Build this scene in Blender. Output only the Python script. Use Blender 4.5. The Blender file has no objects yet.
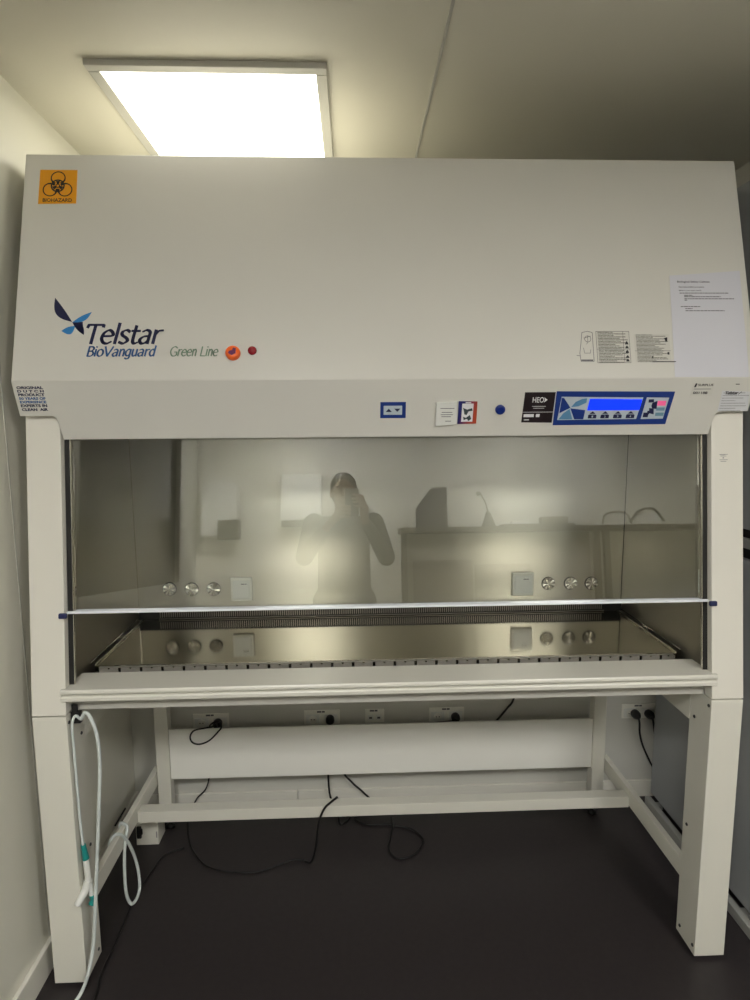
import bpy, bmesh, math, random
from mathutils import Vector, Matrix
random.seed(7)
S = bpy.context.scene
C = S.collection
PI = math.pi

# ------------------------------------------------------------------ materials
def lin(h):
    h = h.lstrip('#')
    r = []
    for i in (0, 2, 4):
        c = int(h[i:i+2], 16) / 255
        r.append(c / 12.92 if c <= .04045 else ((c + .055) / 1.055) ** 2.4)
    return (r[0], r[1], r[2], 1)

def setin(n, names, v):
    for k in names:
        if k in n.inputs:
            n.inputs[k].default_value = v
            return

def mat(name, col, rough=.5, metal=0., spec=.5, var=0., vscale=6., bump=0., bscale=400., coat=0., emit=0., ecol=None, stretch=None):
    m = bpy.data.materials.new(name); m.use_nodes = True
    nt = m.node_tree; b = nt.nodes['Principled BSDF']
    b.inputs['Base Color'].default_value = lin(col)
    b.inputs['Roughness'].default_value = rough
    b.inputs['Metallic'].default_value = metal
    setin(b, ['Specular IOR Level', 'Specular'], spec)
    if coat: setin(b, ['Coat Weight'], coat)
    if emit:
        setin(b, ['Emission Color'], lin(ecol or col)); setin(b, ['Emission Strength'], emit)
    if var or bump:
        tc = nt.nodes.new('ShaderNodeTexCoord'); mp = nt.nodes.new('ShaderNodeMapping')
        nt.links.new(tc.outputs['Object'], mp.inputs['Vector'])
        if stretch: mp.inputs['Scale'].default_value = stretch
    if var:
        n = nt.nodes.new('ShaderNodeTexNoise'); n.inputs['Scale'].default_value = vscale; n.inputs['Detail'].default_value = 5
        nt.links.new(mp.outputs['Vector'], n.inputs['Vector'])
        r = nt.nodes.new('ShaderNodeMapRange')
        r.inputs['To Min'].default_value = 1 - var; r.inputs['To Max'].default_value = 1 + var
        nt.links.new(n.outputs['Fac'], r.inputs['Value'])
        mx = nt.nodes.new('ShaderNodeVectorMath'); mx.operation = 'SCALE'
        mx.inputs[0].default_value = lin(col)[:3]
        nt.links.new(r.outputs['Result'], mx.inputs['Scale'])
        nt.links.new(mx.outputs['Vector'], b.inputs['Base Color'])
    if bump:
        n2 = nt.nodes.new('ShaderNodeTexNoise'); n2.inputs['Scale'].default_value = bscale; n2.inputs['Detail'].default_value = 2
        nt.links.new(mp.outputs['Vector'], n2.inputs['Vector'])
        bp = nt.nodes.new('ShaderNodeBump'); bp.inputs['Strength'].default_value = bump; bp.inputs['Distance'].default_value = .001
        nt.links.new(n2.outputs['Fac'], bp.inputs['Height']); nt.links.new(bp.outputs['Normal'], b.inputs['Normal'])
    return m

def steel(name, col, rough, aniso, axis='UV', var=.12, rot=0.):
    m = mat(name, col, rough, 1.0)
    nt = m.node_tree; b = nt.nodes['Principled BSDF']
    setin(b, ['Anisotropic'], aniso); setin(b, ['Anisotropic Rotation'], rot)
    t = nt.nodes.new('ShaderNodeTangent')
    if axis == 'UV': t.direction_type = 'UV_MAP'; t.uv_map = 'UVMap'
    else: t.direction_type = 'RADIAL'; t.axis = axis
    nt.links.new(t.outputs['Tangent'], b.inputs['Tangent'])
    tc = nt.nodes.new('ShaderNodeTexCoord'); mp = nt.nodes.new('ShaderNodeMapping')
    mp.inputs['Scale'].default_value = (1.2, 1.2, 2.0)
    nt.links.new(tc.outputs['Object'], mp.inputs['Vector'])
    n = nt.nodes.new('ShaderNodeTexNoise'); n.inputs['Scale'].default_value = 3; n.inputs['Detail'].default_value = 6
    nt.links.new(mp.outputs['Vector'], n.inputs['Vector'])
    r = nt.nodes.new('ShaderNodeMapRange'); r.inputs['To Min'].default_value = rough - .05; r.inputs['To Max'].default_value = rough + .08
    nt.links.new(n.outputs['Fac'], r.inputs['Value']); nt.links.new(r.outputs['Result'], b.inputs['Roughness'])
    return m

M = {}
M['hood']   = mat('powder_coat_white', 'd2d0c8', .32, spec=.5, bump=.12, bscale=900, var=.015)
M['column'] = mat('powder_coat_column', 'dedbd0', .4, bump=.1, bscale=900, var=.015)
M['arm']    = mat('armrest_white', 'dad8cd', .25, coat=.2)
M['stand']  = mat('stand_white', 'dad8cc', .38, bump=.1, bscale=700, var=.02)
M['seamblk']= mat('dark_gap', '141311', .6)
M['steel_b']= steel('brushed_steel_back', 'bdb9ac', .33, .94, rot=.25)
M['steel_s']= steel('brushed_steel_side', 'bbb7ac', .42, .6, rot=.25)
M['steel_w']= steel('brushed_steel_worktop', 'beb9ac', .07, .0)
M['steel_k']= steel('turned_steel', 'cfcbc0', .25, .3, axis='Y', rot=.25)
M['steel_r']= mat('polished_steel_rim', 'dedad0', .2, 1.0)
M['steel_d']= mat('dark_steel', '35322d', .35, .8)
M['slot']   = mat('grille_steel', 'a29e93', .4, .4)
M['black']  = mat('black_rubber', '0d0c0c', .5)
M['blackp'] = mat('black_plastic', '121113', .35)
M['wall']   = mat('wall_panel', 'dcdacd', .28, var=.02, vscale=3)
M['wallb']  = mat('wall_painted', 'dddbd2', .45, var=.02, vscale=3)
M['ceil']   = mat('ceiling_panel', 'd9d5c5', .42, var=.03, vscale=2.2)
M['floor']  = mat('dark_vinyl', '2a2526', .5, var=.25, vscale=55, bump=.15, bscale=260)
M['base']   = mat('baseboard_white', 'dddbd0', .35)
M['lamp_f'] = mat('lamp_frame', 'b9b7ae', .35)
M['lamp']   = mat('lamp_diffuser', 'ffffff', .5, emit=3.2, ecol='fffbec')
M['roomlamp']= mat('room_lamp_diffuser', 'ffffff', .5, emit=30., ecol='fffdfa')
M['grey']   = mat('grey_cabinet_coat', 'a2a5a7', .42, var=.02, bump=.08, bscale=800)
M['greyl']  = mat('grey_plinth', 'a5a5a0', .4)
M['blue']   = mat('panel_blue', '16357e', .35)
M['navy']   = mat('ink_navy', '141a45', .4)
M['ink']    = mat('ink_black', '17161a', .5)
M['inkg']   = mat('ink_grey', '57565a', .5)
M['inkm']   = mat('ink_mid_grey', '8b8a88', .5)
M['tblue']  = mat('ink_blue', '2d5c94', .4)
M['cblue']  = mat('ink_bright_blue', '2b7fc0', .4)
M['green']  = mat('ink_sage_green', '6f8a72', .4)
M['lgrey']  = mat('panel_light_grey', 'b9c4cc', .4)
M['steelb'] = mat('panel_steel_blue', '5b8cb0', .4)
M['screen'] = mat('lcd_blue', '0a2fe0', .3, emit=.55, ecol='0c38ff')
M['pink']   = mat('key_pink', 'f06a9c', .4, emit=.15, ecol='ff5c9a')
M['keyb']   = mat('key_slate', '6f94a6', .4)
M['white']  = mat('sticker_white', 'dfe0e2', .5)
M['clear']  = mat('label_film', 'cfcdc4', .3)
M['paper']  = mat('paper_white', 'cfcfd6', .6)
M['orange'] = mat('bezel_orange', 'f2661c', .35)
M['keycore']= mat('key_core_dark', '6a1f52', .4)
M['red']    = mat('lamp_dark_red', '8e1420', .25)
M['bio']    = mat('sticker_amber', 'e39a0b', .45)
M['button'] = mat('button_blue', '0f2a78', .3)
M['clipb']  = mat('grip_navy', '1b2250', .4)
M['hose']   = mat('hose_white', 'cfd6d2', .3)
M['teal']   = mat('teal_plastic', '1f8a84', .35)
M['wplast'] = mat('white_plastic', 'dfe0da', .3)
M['socket'] = mat('socket_white', 'e9e8de', .35)
M['sheet']  = mat('rear_board_white', 'efeee6', .35)
M['glassy'] = mat('dark_window', '1c1f1f', .08)
M['disp']   = mat('dispenser_white', 'e8e8e4', .3)
M['dispd']  = mat('dispenser_smoke', '2b2d2e', .3)
M['bench']  = mat('bench_dark', '35302c', .4)
M['benchf'] = mat('bench_front', 'a39d90', .45)
M['benchi'] = mat('bench_inset', '6b6258', .5)
M['file']   = mat('file_indigo', '23223f', .45)
M['metal']  = mat('grey_metal', '4a4a4a', .4, .6)
M['skin']   = mat('skin', 'a5765c', .5, var=.05, vscale=12)
M['hair']   = mat('hair_black', '14110f', .6, bump=.6, bscale=300)
M['shirt']  = mat('shirt_dark', '3a3a3e', .8, var=.08, vscale=9)
M['pants']  = mat('trousers_dark', '1f2026', .85)
M['shoe']   = mat('shoe_dark', '1a1818', .6)
M['phone']  = mat('phone_black', '0c0c0e', .2)

# glass: real sheet, part mirror by Fresnel, rest straight through
g = bpy.data.materials.new('sash_glass'); g.use_nodes = True
nt = g.node_tree; nt.nodes.clear()
out = nt.nodes.new('ShaderNodeOutputMaterial'); mx = nt.nodes.new('ShaderNodeMixShader')
fr = nt.nodes.new('ShaderNodeFresnel'); fr.inputs['IOR'].default_value = 1.75
tr = nt.nodes.new('ShaderNodeBsdfTransparent'); tr.inputs['Color'].default_value = (.93, .945, .93, 1)
gl = nt.nodes.new('ShaderNodeBsdfGlossy'); gl.inputs['Roughness'].default_value = .0; gl.inputs['Color'].default_value = (1, 1, 1, 1)
nt.links.new(fr.outputs['Fac'], mx.inputs['Fac']); nt.links.new(tr.outputs[0], mx.inputs[1]); nt.links.new(gl.outputs[0], mx.inputs[2])
nt.links.new(mx.outputs[0], out.inputs['Surface'])
M['glass'] = g
M['gedge'] = mat('glass_edge', 'e6e9ee', .2)

# QUAD-FREE striped print for stickers (text too small to read)
def print_mat(name, paper, ink, rows, dens=.55):
    m = mat(name, paper, .5); nt = m.node_tree; b = nt.nodes['Principled BSDF']
    tc = nt.nodes.new('ShaderNodeTexCoord'); sp = nt.nodes.new('ShaderNodeSeparateXYZ')
    nt.links.new(tc.outputs['Generated'], sp.inputs[0])
    def mth(op, a, bb=None):
        n = nt.nodes.new('ShaderNodeMath'); n.operation = op
        for i, v in enumerate((a, bb)):
            if v is None: continue
            if isinstance(v, (int, float)): n.inputs[i].default_value = v
            else: nt.links.new(v, n.inputs[i])
        return n.outputs[0]
    y = mth('MULTIPLY', sp.outputs['Z'], rows)
    fr = mth('FRACT', y); row = mth('FLOOR', y)
    inrow = mth('LESS_THAN', fr, dens)
    wn = nt.nodes.new('ShaderNodeTexWhiteNoise'); wn.noise_dimensions = '1D'; nt.links.new(row, wn.inputs['W'])
    end = mth('MULTIPLY_ADD', wn.outputs['Value'], .45); end.node.inputs[2].default_value = .52
    lx = mth('LESS_THAN', sp.outputs['X'], end); gx = mth('GREATER_THAN', sp.outputs['X'], .05)
    ns = nt.nodes.new('ShaderNodeTexNoise'); ns.inputs['Scale'].default_value = 60
    nt.links.new(tc.outputs['Generated'], ns.inputs['Vector'])
    wd = mth('GREATER_THAN', ns.outputs['Fac'], .42)
    k = mth('MULTIPLY', mth('MULTIPLY', inrow, lx), mth('MULTIPLY', gx, wd))
    mixn = nt.nodes.new('ShaderNodeMix'); mixn.data_type = 'RGBA'
    nt.links.new(k, mixn.inputs[0]); mixn.inputs[6].default_value = lin(paper); mixn.inputs[7].default_value = lin(ink)
    nt.links.new(mixn.outputs[2], b.inputs['Base Color'])
    return m
M['print_a'] = print_mat('instruction_print', 'cbc9c0', '68675f', 21, .6)
M['print_b'] = print_mat('small_print', 'd0d1d4', 'a2a2a4', 8, .35)

# ------------------------------------------------------------------ mesh helpers
class MB:
    def __init__(s): s.bm = bmesh.new()
    def box(s, x0, x1, y0, y1, z0, z1, bev=0., seg=2):
        t = bmesh.new()
        bmesh.ops.create_cube(t, size=1)
        for v in t.verts:
            v.co = Vector((x0 + (v.co.x + .5) * (x1 - x0), y0 + (v.co.y + .5) * (y1 - y0), z0 + (v.co.z + .5) * (z1 - z0)))
        if bev: bmesh.ops.bevel(t, geom=t.edges[:], offset=bev, segments=seg, profile=.5, affect='EDGES')
        s.add(t); return s
    def add(s, t):
        me = bpy.data.meshes.new('tmp'); t.to_mesh(me); t.free(); s.bm.from_mesh(me); bpy.data.meshes.remove(me)
    def prism(s, pts, ext, origin=(0, 0, 0), bev=0.):
        """pts: 3-D outline; ext: extrusion vector"""
        t = bmesh.new()
        a = [t.verts.new(Vector(p)) for p in pts]; e = Vector(ext)
        b = [t.verts.new(Vector(p) + e) for p in pts]
        n = len(a)
        t.faces.new(a); t.faces.new(b[::-1])
        for i in range(n): t.faces.new((a[i], b[i], b[(i+1) % n], a[(i+1) % n]))
        bmesh.ops.recalc_face_normals(t, faces=t.faces[:])
        if bev: bmesh.ops.bevel(t, geom=t.edges[:], offset=bev, segments=2, profile=.5, affect='EDGES')
        s.add(t); return s
    def yz(s, pts, x0, x1, bev=0.): return s.prism([(x0, y, z) for y, z in pts], (x1 - x0, 0, 0), bev=bev)
    def tube(s, pts, r, n=10, caps=True, smooth=True):
        P = [Vector(p) for p in pts]
        if smooth and len(P) > 2: P = catmull(P, 8)
        rings = []; up = Vector((0, 0, 1)); prev = None
        for i, p in enumerate(P):
            d = (P[min(i+1, len(P)-1)] - P[max(i-1, 0)]).normalized()
            if prev is None:
                a = d.cross(up) if abs(d.dot(up)) < .95 else d.cross(Vector((1, 0, 0)))
            else: a = prev - d * prev.dot(d)
            a.normalize(); b = d.cross(a); prev = a
            rr = r(i / (len(P)-1)) if callable(r) else r
            rings.append([s.bm.verts.new(p + (a * math.cos(2*PI*k/n) + b * math.sin(2*PI*k/n)) * rr) for k in range(n)])
        for i in range(len(rings)-1):
            for k in range(n):
                f = s.bm.faces.new((rings[i][k], rings[i][(k+1) % n], rings[i+1][(k+1) % n], rings[i+1][k])); f.smooth = True
        if caps: s.bm.faces.new(rings[0][::-1]); s.bm.faces.new(rings[-1])
        return s
    def lathe(s, prof, c, axis=(0, -1, 0), n=28, sm=True):
        """prof: (radius, height along axis)"""
        A = Vector(axis).normalized(); u = A.orthogonal().normalized(); w = A.cross(u); c = Vector(c)
        rings = []
        for r, h in prof:
            if r < 1e-6: rings.append([s.bm.verts.new(c + A*h)])
            else: rings.append([s.bm.verts.new(c + A*h + (u*math.cos(2*PI*k/n) + w*math.sin(2*PI*k/n))*r) for k in range(n)])
        for a, b in zip(rings, rings[1:]):
            for k in range(n):
                q = [a[k % len(a)], a[(k+1) % len(a)], b[(k+1) % len(b)], b[k % len(b)]]
                q = [v for i, v in enumerate(q) if v not in q[:i]]
                if len(q) > 2:
                    try: f = s.bm.faces.new(q); f.smooth = sm
                    except ValueError: pass
        return s
    def build(s, name, m, parent=None, loc=None, uv=False, smooth_normals=True):
        bmesh.ops.recalc_face_normals(s.bm, faces=s.bm.faces[:])
        me = bpy.data.meshes.new(name)
        if uv:
            l = s.bm.loops.layers.uv.new('UVMap')
            for f in s.bm.faces:
                n = f.normal
                for lp in f.loops:
                    c = lp.vert.co
                    if abs(n.y) >= max(abs(n.x), abs(n.z)): lp[l].uv = (c.x, c.z)
                    elif abs(n.x) >= abs(n.z): lp[l].uv = (c.y, c.z)
                    else: lp[l].uv = (c.x, c.y)
        if loc is not None and parent is None:
            bmesh.ops.translate(s.bm, verts=s.bm.verts[:], vec=-Vector(loc))
        s.bm.to_mesh(me); s.bm.free()
        me.materials.append(m)
        o = bpy.data.objects.new(name, me); C.objects.link(o)
        if parent:
            o.parent = parent
            w = Vector((0, 0, 0)); q = parent
            while q: w += q.location; q = q.parent
            me.transform(Matrix.Translation(-w))
        elif loc is not None: o.location = loc
        return o

def catmull(P, k):
    out = []
    Q = [2*P[0]-P[1]] + list(P) + [2*P[-1]-P[-2]]
    for i in range(1, len(Q)-2):
        for j in range(k):
            t = j / k; a, b, c, d = Q[i-1], Q[i], Q[i+1], Q[i+2]
            out.append(.5*((2*b) + (c-a)*t + (2*a-5*b+4*c-d)*t*t + (3*b-a-3*c+d)*t**3))
    out.append(P[-1].copy()); return out

def empty(name, loc, label, cat, group=None):
    o = bpy.data.objects.new(name, None); C.objects.link(o); o.location = loc; o.empty_display_size = .05
    o['label'] = label; o['category'] = cat
    if group: o['group'] = group
    return o
def tag(o, label, cat, group=None):
    o['label'] = label; o['category'] = cat
    if group: o['group'] = group
    return o
def struct(name, mb, m):
    o = mb.build(name, m); o['kind'] = 'structure'; return o
def copy_tree(o, parent=None):
    c = o.copy(); C.objects.link(c); c.parent = parent
    for ch in list(o.children): copy_tree(ch, c)
    return c

# a plane to put prints on: u, v in metres, n out of the surface
class Frame:
    def __init__(s, o, u, v):
        s.o = Vector(o); s.u = Vector(u).normalized(); s.v = Vector(v).normalized(); s.n = s.u.cross(s.v)
    def p(s, a, b, h=0.): return s.o + s.u*a + s.v*b + s.n*h
    def poly(s, mb, pts, h0, h1, bev=0.): mb.prism([s.p(a, b, h0) for a, b in pts], s.n*(h1-h0), bev=bev); return mb
    def rect(s, mb, a0, b0, a1, b1, h0, h1, bev=0.): return s.poly(mb, [(a0, b0), (a1, b0), (a1, b1), (a0, b1)], h0, h1, bev)
    def ring(s, mb, a, b, r0, r1, h0, h1, n=40, t0=0., t1=2*PI, gap=None):
        pts = []
        k = n
        for i in range(k):
            ta, tb = t0 + (t1-t0)*i/k, t0 + (t1-t0)*(i+1)/k
            q = [(a+r0*math.cos(ta), b+r0*math.sin(ta)), (a+r1*math.cos(ta), b+r1*math.sin(ta)), (a+r1*math.cos(tb), b+r1*math.sin(tb)), (a+r0*math.cos(tb), b+r0*math.sin(tb))]
            s.poly(mb, q, h0, h1)
        return mb
    def disc(s, mb, a, b, r, h0, h1, n=28):
        return s.poly(mb, [(a+r*math.cos(2*PI*i/n), b+r*math.sin(2*PI*i/n)) for i in range(n)], h0, h1)
    def text(s, mb, txt, a0, b0, a1, b1, h0, h1, shear=0., bold=0., space=1.):
        cu = bpy.data.curves.new('t', 'FONT'); cu.body = txt; cu.shear = shear; cu.offset = bold; cu.space_character = space
        cu.resolution_u = 3
        ob = bpy.data.objects.new('t', cu); C.objects.link(ob)
        dg = bpy.context.evaluated_depsgraph_get(); dg.update()
        me = bpy.data.meshes.new_from_object(ob.evaluated_get(dg))
        bpy.data.objects.remove(ob); bpy.data.curves.remove(cu)
        xs = [v.co.x for v in me.vertices]; ys = [v.co.y for v in me.vertices]
        x0, x1, y0, y1 = min(xs), max(xs), min(ys), max(ys)
        t = bmesh.new(); t.from_mesh(me); bpy.data.meshes.remove(me)
        r = bmesh.ops.extrude_face_region(t, geom=t.faces[:])
        nv = {e for e in r['geom'] if isinstance(e, bmesh.types.BMVert)}
        for v in t.verts:
            a = a0 + (v.co.x-x0)/(x1-x0)*(a1-a0); b = b0 + (v.co.y-y0)/(y1-y0)*(b1-b0)
            v.co = s.p(a, b, h1 if v in nv else h0)
        s_add = mb.add; s_add(t); return mb

# broad-nib lettering for the word marks
GL = {
 'T': (.50, [[(.02,.6),(.04,.7),(.5,.7),(.5,.62)], [(.25,.7),(.25,0)]]),
 'e': (.40, ['c', [(.06,.27),(.34,.29),(.34,.4),(.22,.5),(.08,.4),(.04,.2),(.12,.04),(.24,0),(.36,.07)]]),
 'l': (.16, [[(.08,.76),(.08,0)]]),
 's': (.34, ['c', [(.3,.44),(.2,.5),(.08,.44),(.09,.32),(.24,.2),(.29,.1),(.18,0),(.04,.05)]]),
 't': (.28, [[(.02,.47),(.27,.47)], 'c', [(.12,.66),(.11,.3),(.12,.08),(.18,0),(.28,.04)]]),
 'a': (.40, ['c', [(.08,.44),(.2,.5),(.31,.42),(.31,.2),(.31,0)], 'c', [(.31,.28),(.14,.25),(.05,.13),(.12,.0),(.24,.03),(.31,.12)]]),
 'r': (.30, [[(.08,.5),(.08,0)], 'c', [(.08,.32),(.16,.46),(.3,.49)]]),
 'B': (.44, [[(.08,.7),(.08,0)], 'c', [(.08,.7),(.3,.68),(.37,.54),(.26,.39),(.08,.37)], 'c', [(.08,.37),(.32,.34),(.4,.18),(.3,.02),(.08,0)]]),
 'i': (.17, [[(.08,.5),(.08,0)], [(.08,.66),(.08,.7)]]),
 'o': (.42, ['c', [(.21,.5),(.09,.43),(.04,.25),(.09,.07),(.21,0),(.33,.07),(.38,.25),(.33,.43),(.21,.5)]]),
 'V': (.52, [[(.02,.7),(.26,0)], [(.26,0),(.5,.7)]]),
 'n': (.39, [[(.08,.5),(.08,0)], 'c', [(.08,.34),(.2,.5),(.3,.42),(.31,.2),(.31,0)]]),
 'g': (.39, ['c', [(.31,.44),(.18,.5),(.05,.34),(.06,.12),(.18,.02),(.31,.14)], 'c', [(.31,.5),(.31,.1),(.29,-.14),(.18,-.2),(.06,-.15)]]),
 'u': (.39, ['c', [(.07,.5),(.07,.14),(.17,0),(.31,.12)], [(.31,.5),(.31,0)]]),
 'd': (.40, ['c', [(.31,.4),(.18,.5),(.05,.34),(.06,.12),(.18,0),(.31,.14)], [(.31,.76),(.31,0)]]),
 'G': (.58, ['c', [(.5,.6),(.32,.71),(.1,.58),(.05,.3),(.2,.03),(.4,.0),(.52,.08),(.52,.3)], [(.34,.3),(.54,.3)]]),
 'L': (.42, [[(.08,.7),(.08,0),(.4,0)]]),
 ' ': (.25, []),
}
def word(fr, mb, txt, a0, b0, a1, scale_y, thick, thin, shear, h0, h1):
    W = sum(GL[c][0] for c in txt); sx = (a1-a0)/W; x = 0
    nib = Vector((math.cos(math.radians(22)), math.sin(math.radians(22))))
    for ch in txt:
        w, strokes = GL[ch]; sm = False
        for st in strokes:
            if st == 'c': sm = True; continue
            P = [Vector((p[0], p[1], 0)) for p in st]
            if sm: P = catmull(P, 5)
            sm = False
            Q = [Vector((a0 + (x+p.x)*sx + p.y*shear*scale_y, b0 + p.y*scale_y)) for p in P]
            for p, q in zip(Q, Q[1:]):
                d = (q-p)
                if d.length < 1e-6: continue
                d.normalize(); nn = Vector((-d.y, d.x)); h = (thin + (thick-thin)*abs(nn.dot(nib)))/2
                e = d*thin*.4
                fr.poly(mb, [tuple(p-e-nn*h), tuple(q+e-nn*h), tuple(q+e+nn*h), tuple(p-e+nn*h)], h0, h1)
        x += w
    return mb

# ------------------------------------------------------------------ room
WX0, WX1, WY1, WY0, H = -1.035, 1.33, .78, -3.2, 2.53
XL = -1.42
XR = 2.9
struct('floor', MB().box(XL-.1, XR+.1, WY0-.1, WY1+.1, -.06, 0), M['floor'])
SEAM = .126
struct('ceiling', MB().box(XL-.1, SEAM-.002, WY0-.1, WY1+.1, H, H+.06, bev=.0015)
       .box(SEAM+.002, XR+.1, WY0-.1, WY1+.1, H, H+.06, bev=.0015).box(XL, XR, WY0, WY1, H+.05, H+.058), M['ceil'])
struct('trim_1', MB().box(SEAM-.0055, SEAM+.0025, WY0, WY1, H-.0025, H+.004, bev=.0008), M['lamp_f'])
struct('wall_back', MB().box(-1.1, WX1+.1, WY1, WY1+.08, 0, H), mat('wall_back_paint', 'c9c8bf', .5, var=.02, vscale=3))
# left wall with the window opening near the back of the room
wl = MB().box(WX0-.08, WX0, -.25, WY1, 0, H).box(WX0-.08, WX0, -1.5, -1.42, 0, H).box(WX0-.08, WX0, -1.42, -.25, 0, 1.1).box(WX0-.08, WX0, -1.42, -.25, 2.25, H)
wl.box(XL-.08, WX0-.08, -1.5, -1.42, 0, H).box(XL-.08, XL, WY0, -1.5, 0, H)
struct('wall_left', wl, M['wall'])
struct('window_1', MB().box(WX0-.03, WX0-.02, -1.42, -.25, 1.1, 2.25), M['glassy'])
wf = MB()
wf.box(WX0-.02, WX0+.006, -1.45, -1.41, 1.07, 2.28, bev=.002).box(WX0-.02, WX0+.006, -.26, -.22, 1.07, 2.28, bev=.002)
wf.box(WX0-.02, WX0+.006, -1.41, -.26, 1.07, 1.11, bev=.002).box(WX0-.02, WX0+.006, -1.41, -.26, 2.24, 2.28, bev=.002)
struct('trim_2', wf, M['base'])
struct('trim_3', MB().box(WX0-.002, WX0+.0012, .0775, .0825, .09, H, bev=.001), M['lamp_f'])
struct('wall_right', MB().box(WX1, WX1+.08, -.35, WY1, 0, H).box(WX1, XR, -.43, -.35, 0, H).box(XR, XR+.08, WY0, -.35, 0, H), M['wallb'])
struct('wall_rear', MB().box(XL-.08, XR+.1, WY0-.08, WY0, 0, H), M['wallb'])
struct('baseboard_back', MB().box(WX0+.012, -.3605, .768, WY1, 0, .073, bev=.002).box(-.3585, WX1, .768, WY1, 0, .073, bev=.002), M['base'])
struct('baseboard_left', MB().box(WX0, WX0+.014, -1.5, WY1, 0, .09, bev=.003), M['base'])
struct('baseboard_rear', MB().box(XL, XR, WY0, WY0+.012, 0, .09, bev=.003), M['base'])

def ceiling_lamp(x0, x1, y0, y1, label, m, group=None):
    t = empty('ceiling_light', ((x0+x1)/2, (y0+y1)/2, H), label, 'ceiling light', group)
    f = MB(); w = .030; zt, zb = H-.0005, H-.016
    f.box(x0, x1, y0, y0+w, zb, zt, bev=.002).box(x0, x1, y1-w, y1, zb, zt, bev=.002)
    f.box(x0, x0+w, y0+w, y1-w, zb, zt, bev=.002).box(x1-w, x1, y0+w, y1-w, zb, zt, bev=.002)
    f.build('frame', M['lamp_f'], t)
    MB().box(x0+w, x1-w, y0+w, y1-w, H-.013, H-.008).build('diffuser', m, t)
    return t
ceiling_lamp(-.785, -.165, .117, .737, 'square lit ceiling panel lamp directly above the cabinet, glowing white', M['lamp'])
ceiling_lamp(-.80, -.18, -2.55, -1.93, 'square lit ceiling panel lamp above the person taking the photo', M['roomlamp'])
ceiling_lamp(1.08, 1.70, -2.55, -1.93, 'square lit ceiling panel lamp above the tall bench', M['roomlamp'])

# ------------------------------------------------------------------ safety cabinet
RY, RZ, TY, TZ, FY, FZ = .0415, 1.7186, .2039, 2.3366, .0702, 1.628
cab = empty('safety_cabinet', (0, .4, .823), 'wide white laboratory safety cabinet with stainless interior and sloped hood, standing on the white stand', 'safety cabinet')
def cpart(name, mb, m, par=None, **k): return mb.build(name, m, par or cab, **k)
hv = Vector((0, TY-RY, TZ-RZ)).normalized()
FH = Frame((0, RY, RZ), (1, 0, 0), hv)                     # sloping hood front
FF = Frame((0, RY, RZ), (1, 0, 0), (0, -.0287, .091))      # fascia below the ridge (v negative downwards)
SL = .0896/.8053                                           # slope of columns and sash
cv = Vector((0, SL, 1)).normalized()
FC = Frame((0, 0, .823), (1, 0, 0), cv)                    # column plane
W = .985
hood = MB().yz([(RY, RZ), (TY, TZ), (.77, TZ), (.77, 1.66), (.135, 1.66), (.085, 1.69)], -W-.003, W, bev=.0025)
cpart('hood', hood, M['hood'])
# fascia: full width above, narrower between the columns below, with curved shoulders
def shoulder(sg):
    p = [(-.905, -.0945), (-.899, -.0965), (-.8945, -.1035), (-.8925, -.115), (-.8905, -.138), (-.889, -.160)]
    return p if sg < 0 else [(-a, b) for a, b in p][::-1]
out = [(-W-.003, .0005), (-W-.003, -.094)] + shoulder(-1) + shoulder(1) + [(W, -.094), (W, .0005)]
m_ = MB(); FF.poly(m_, out, -.014, 0, bev=.0012)
cpart('fascia', m_, M['hood'])
m_ = MB(); m_.box(-.885, .885, .105, .15, 1.6, 1.68); cpart('sash_housing', m_, M['steel_d'])
# columns
for sg in (-1, 1):
    a, b = sorted((sg*.894, sg*.985))
    f = lambda z, o=0.: ((z-.823)*SL+o, z)
    mb = MB().yz([f(.8245), f(1.64), f(1.64, .035), f(.8245, .035)], a, b, bev=.0015)
    c_ = cpart('front_column', mb, M['column'])
    a, b = sorted((sg*.8797, sg*.8935))
    cpart('side_gasket', MB().yz([f(.86, .020), f(1.58, .020), f(1.58, .029), f(.86, .029)], a, b), M['seamblk'])
    a, b = sorted((sg*.8775, sg*.8798))
    cpart('gasket_trim', MB().yz([f(.86, .020), f(1.58, .020), f(1.58, .026), f(.86, .026)], a, b), M['steel_r'])
    a, b = sorted((sg*.922, sg*.983))
    cpart('side_panel', MB().yz([(.037, .8245), (.128, 1.655), (.768, 1.655), (.768, .8245)], a, b, bev=.001), M['column'])
    # blue sash grips hooked over the column edge
# interior
f = lambda z, o=0.: ((z-.823)*SL+o, z)
cpart('back_wall_liner', MB().box(-.912, .912, .6132, .622, .84, 1.655), M['steel_b'], uv=True)
for sg in (-1, 1):
    a, b = sorted((sg*.912, sg*.9205))
    cpart('side_wall_liner', MB().yz([f(.84, .030), f(1.65, .030), (.6130, 1.65), (.6130, .84)], a, b), M['steel_s'], uv=True)
    a, b = sorted((sg*.9105, sg*.9125))
    cpart('corner_seam', MB().box(a, b, .6105, .6134, .93, 1.655), M['steel_r'] if sg < 0 else M['seamblk'])
cpart('cabinet_floor', MB().box(-.8925, .8925, .045, .768, .8245, .838, bev=.001), M['column'])
cpart('catch_basin', MB().box(-.911, .911, .14, .612, .8385, .846), M['black'])
wt = cpart('work_surface', MB().box(-.893, .893, .184, .606, .870, .888, bev=.0015), M['steel_w'], uv=True)
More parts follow.
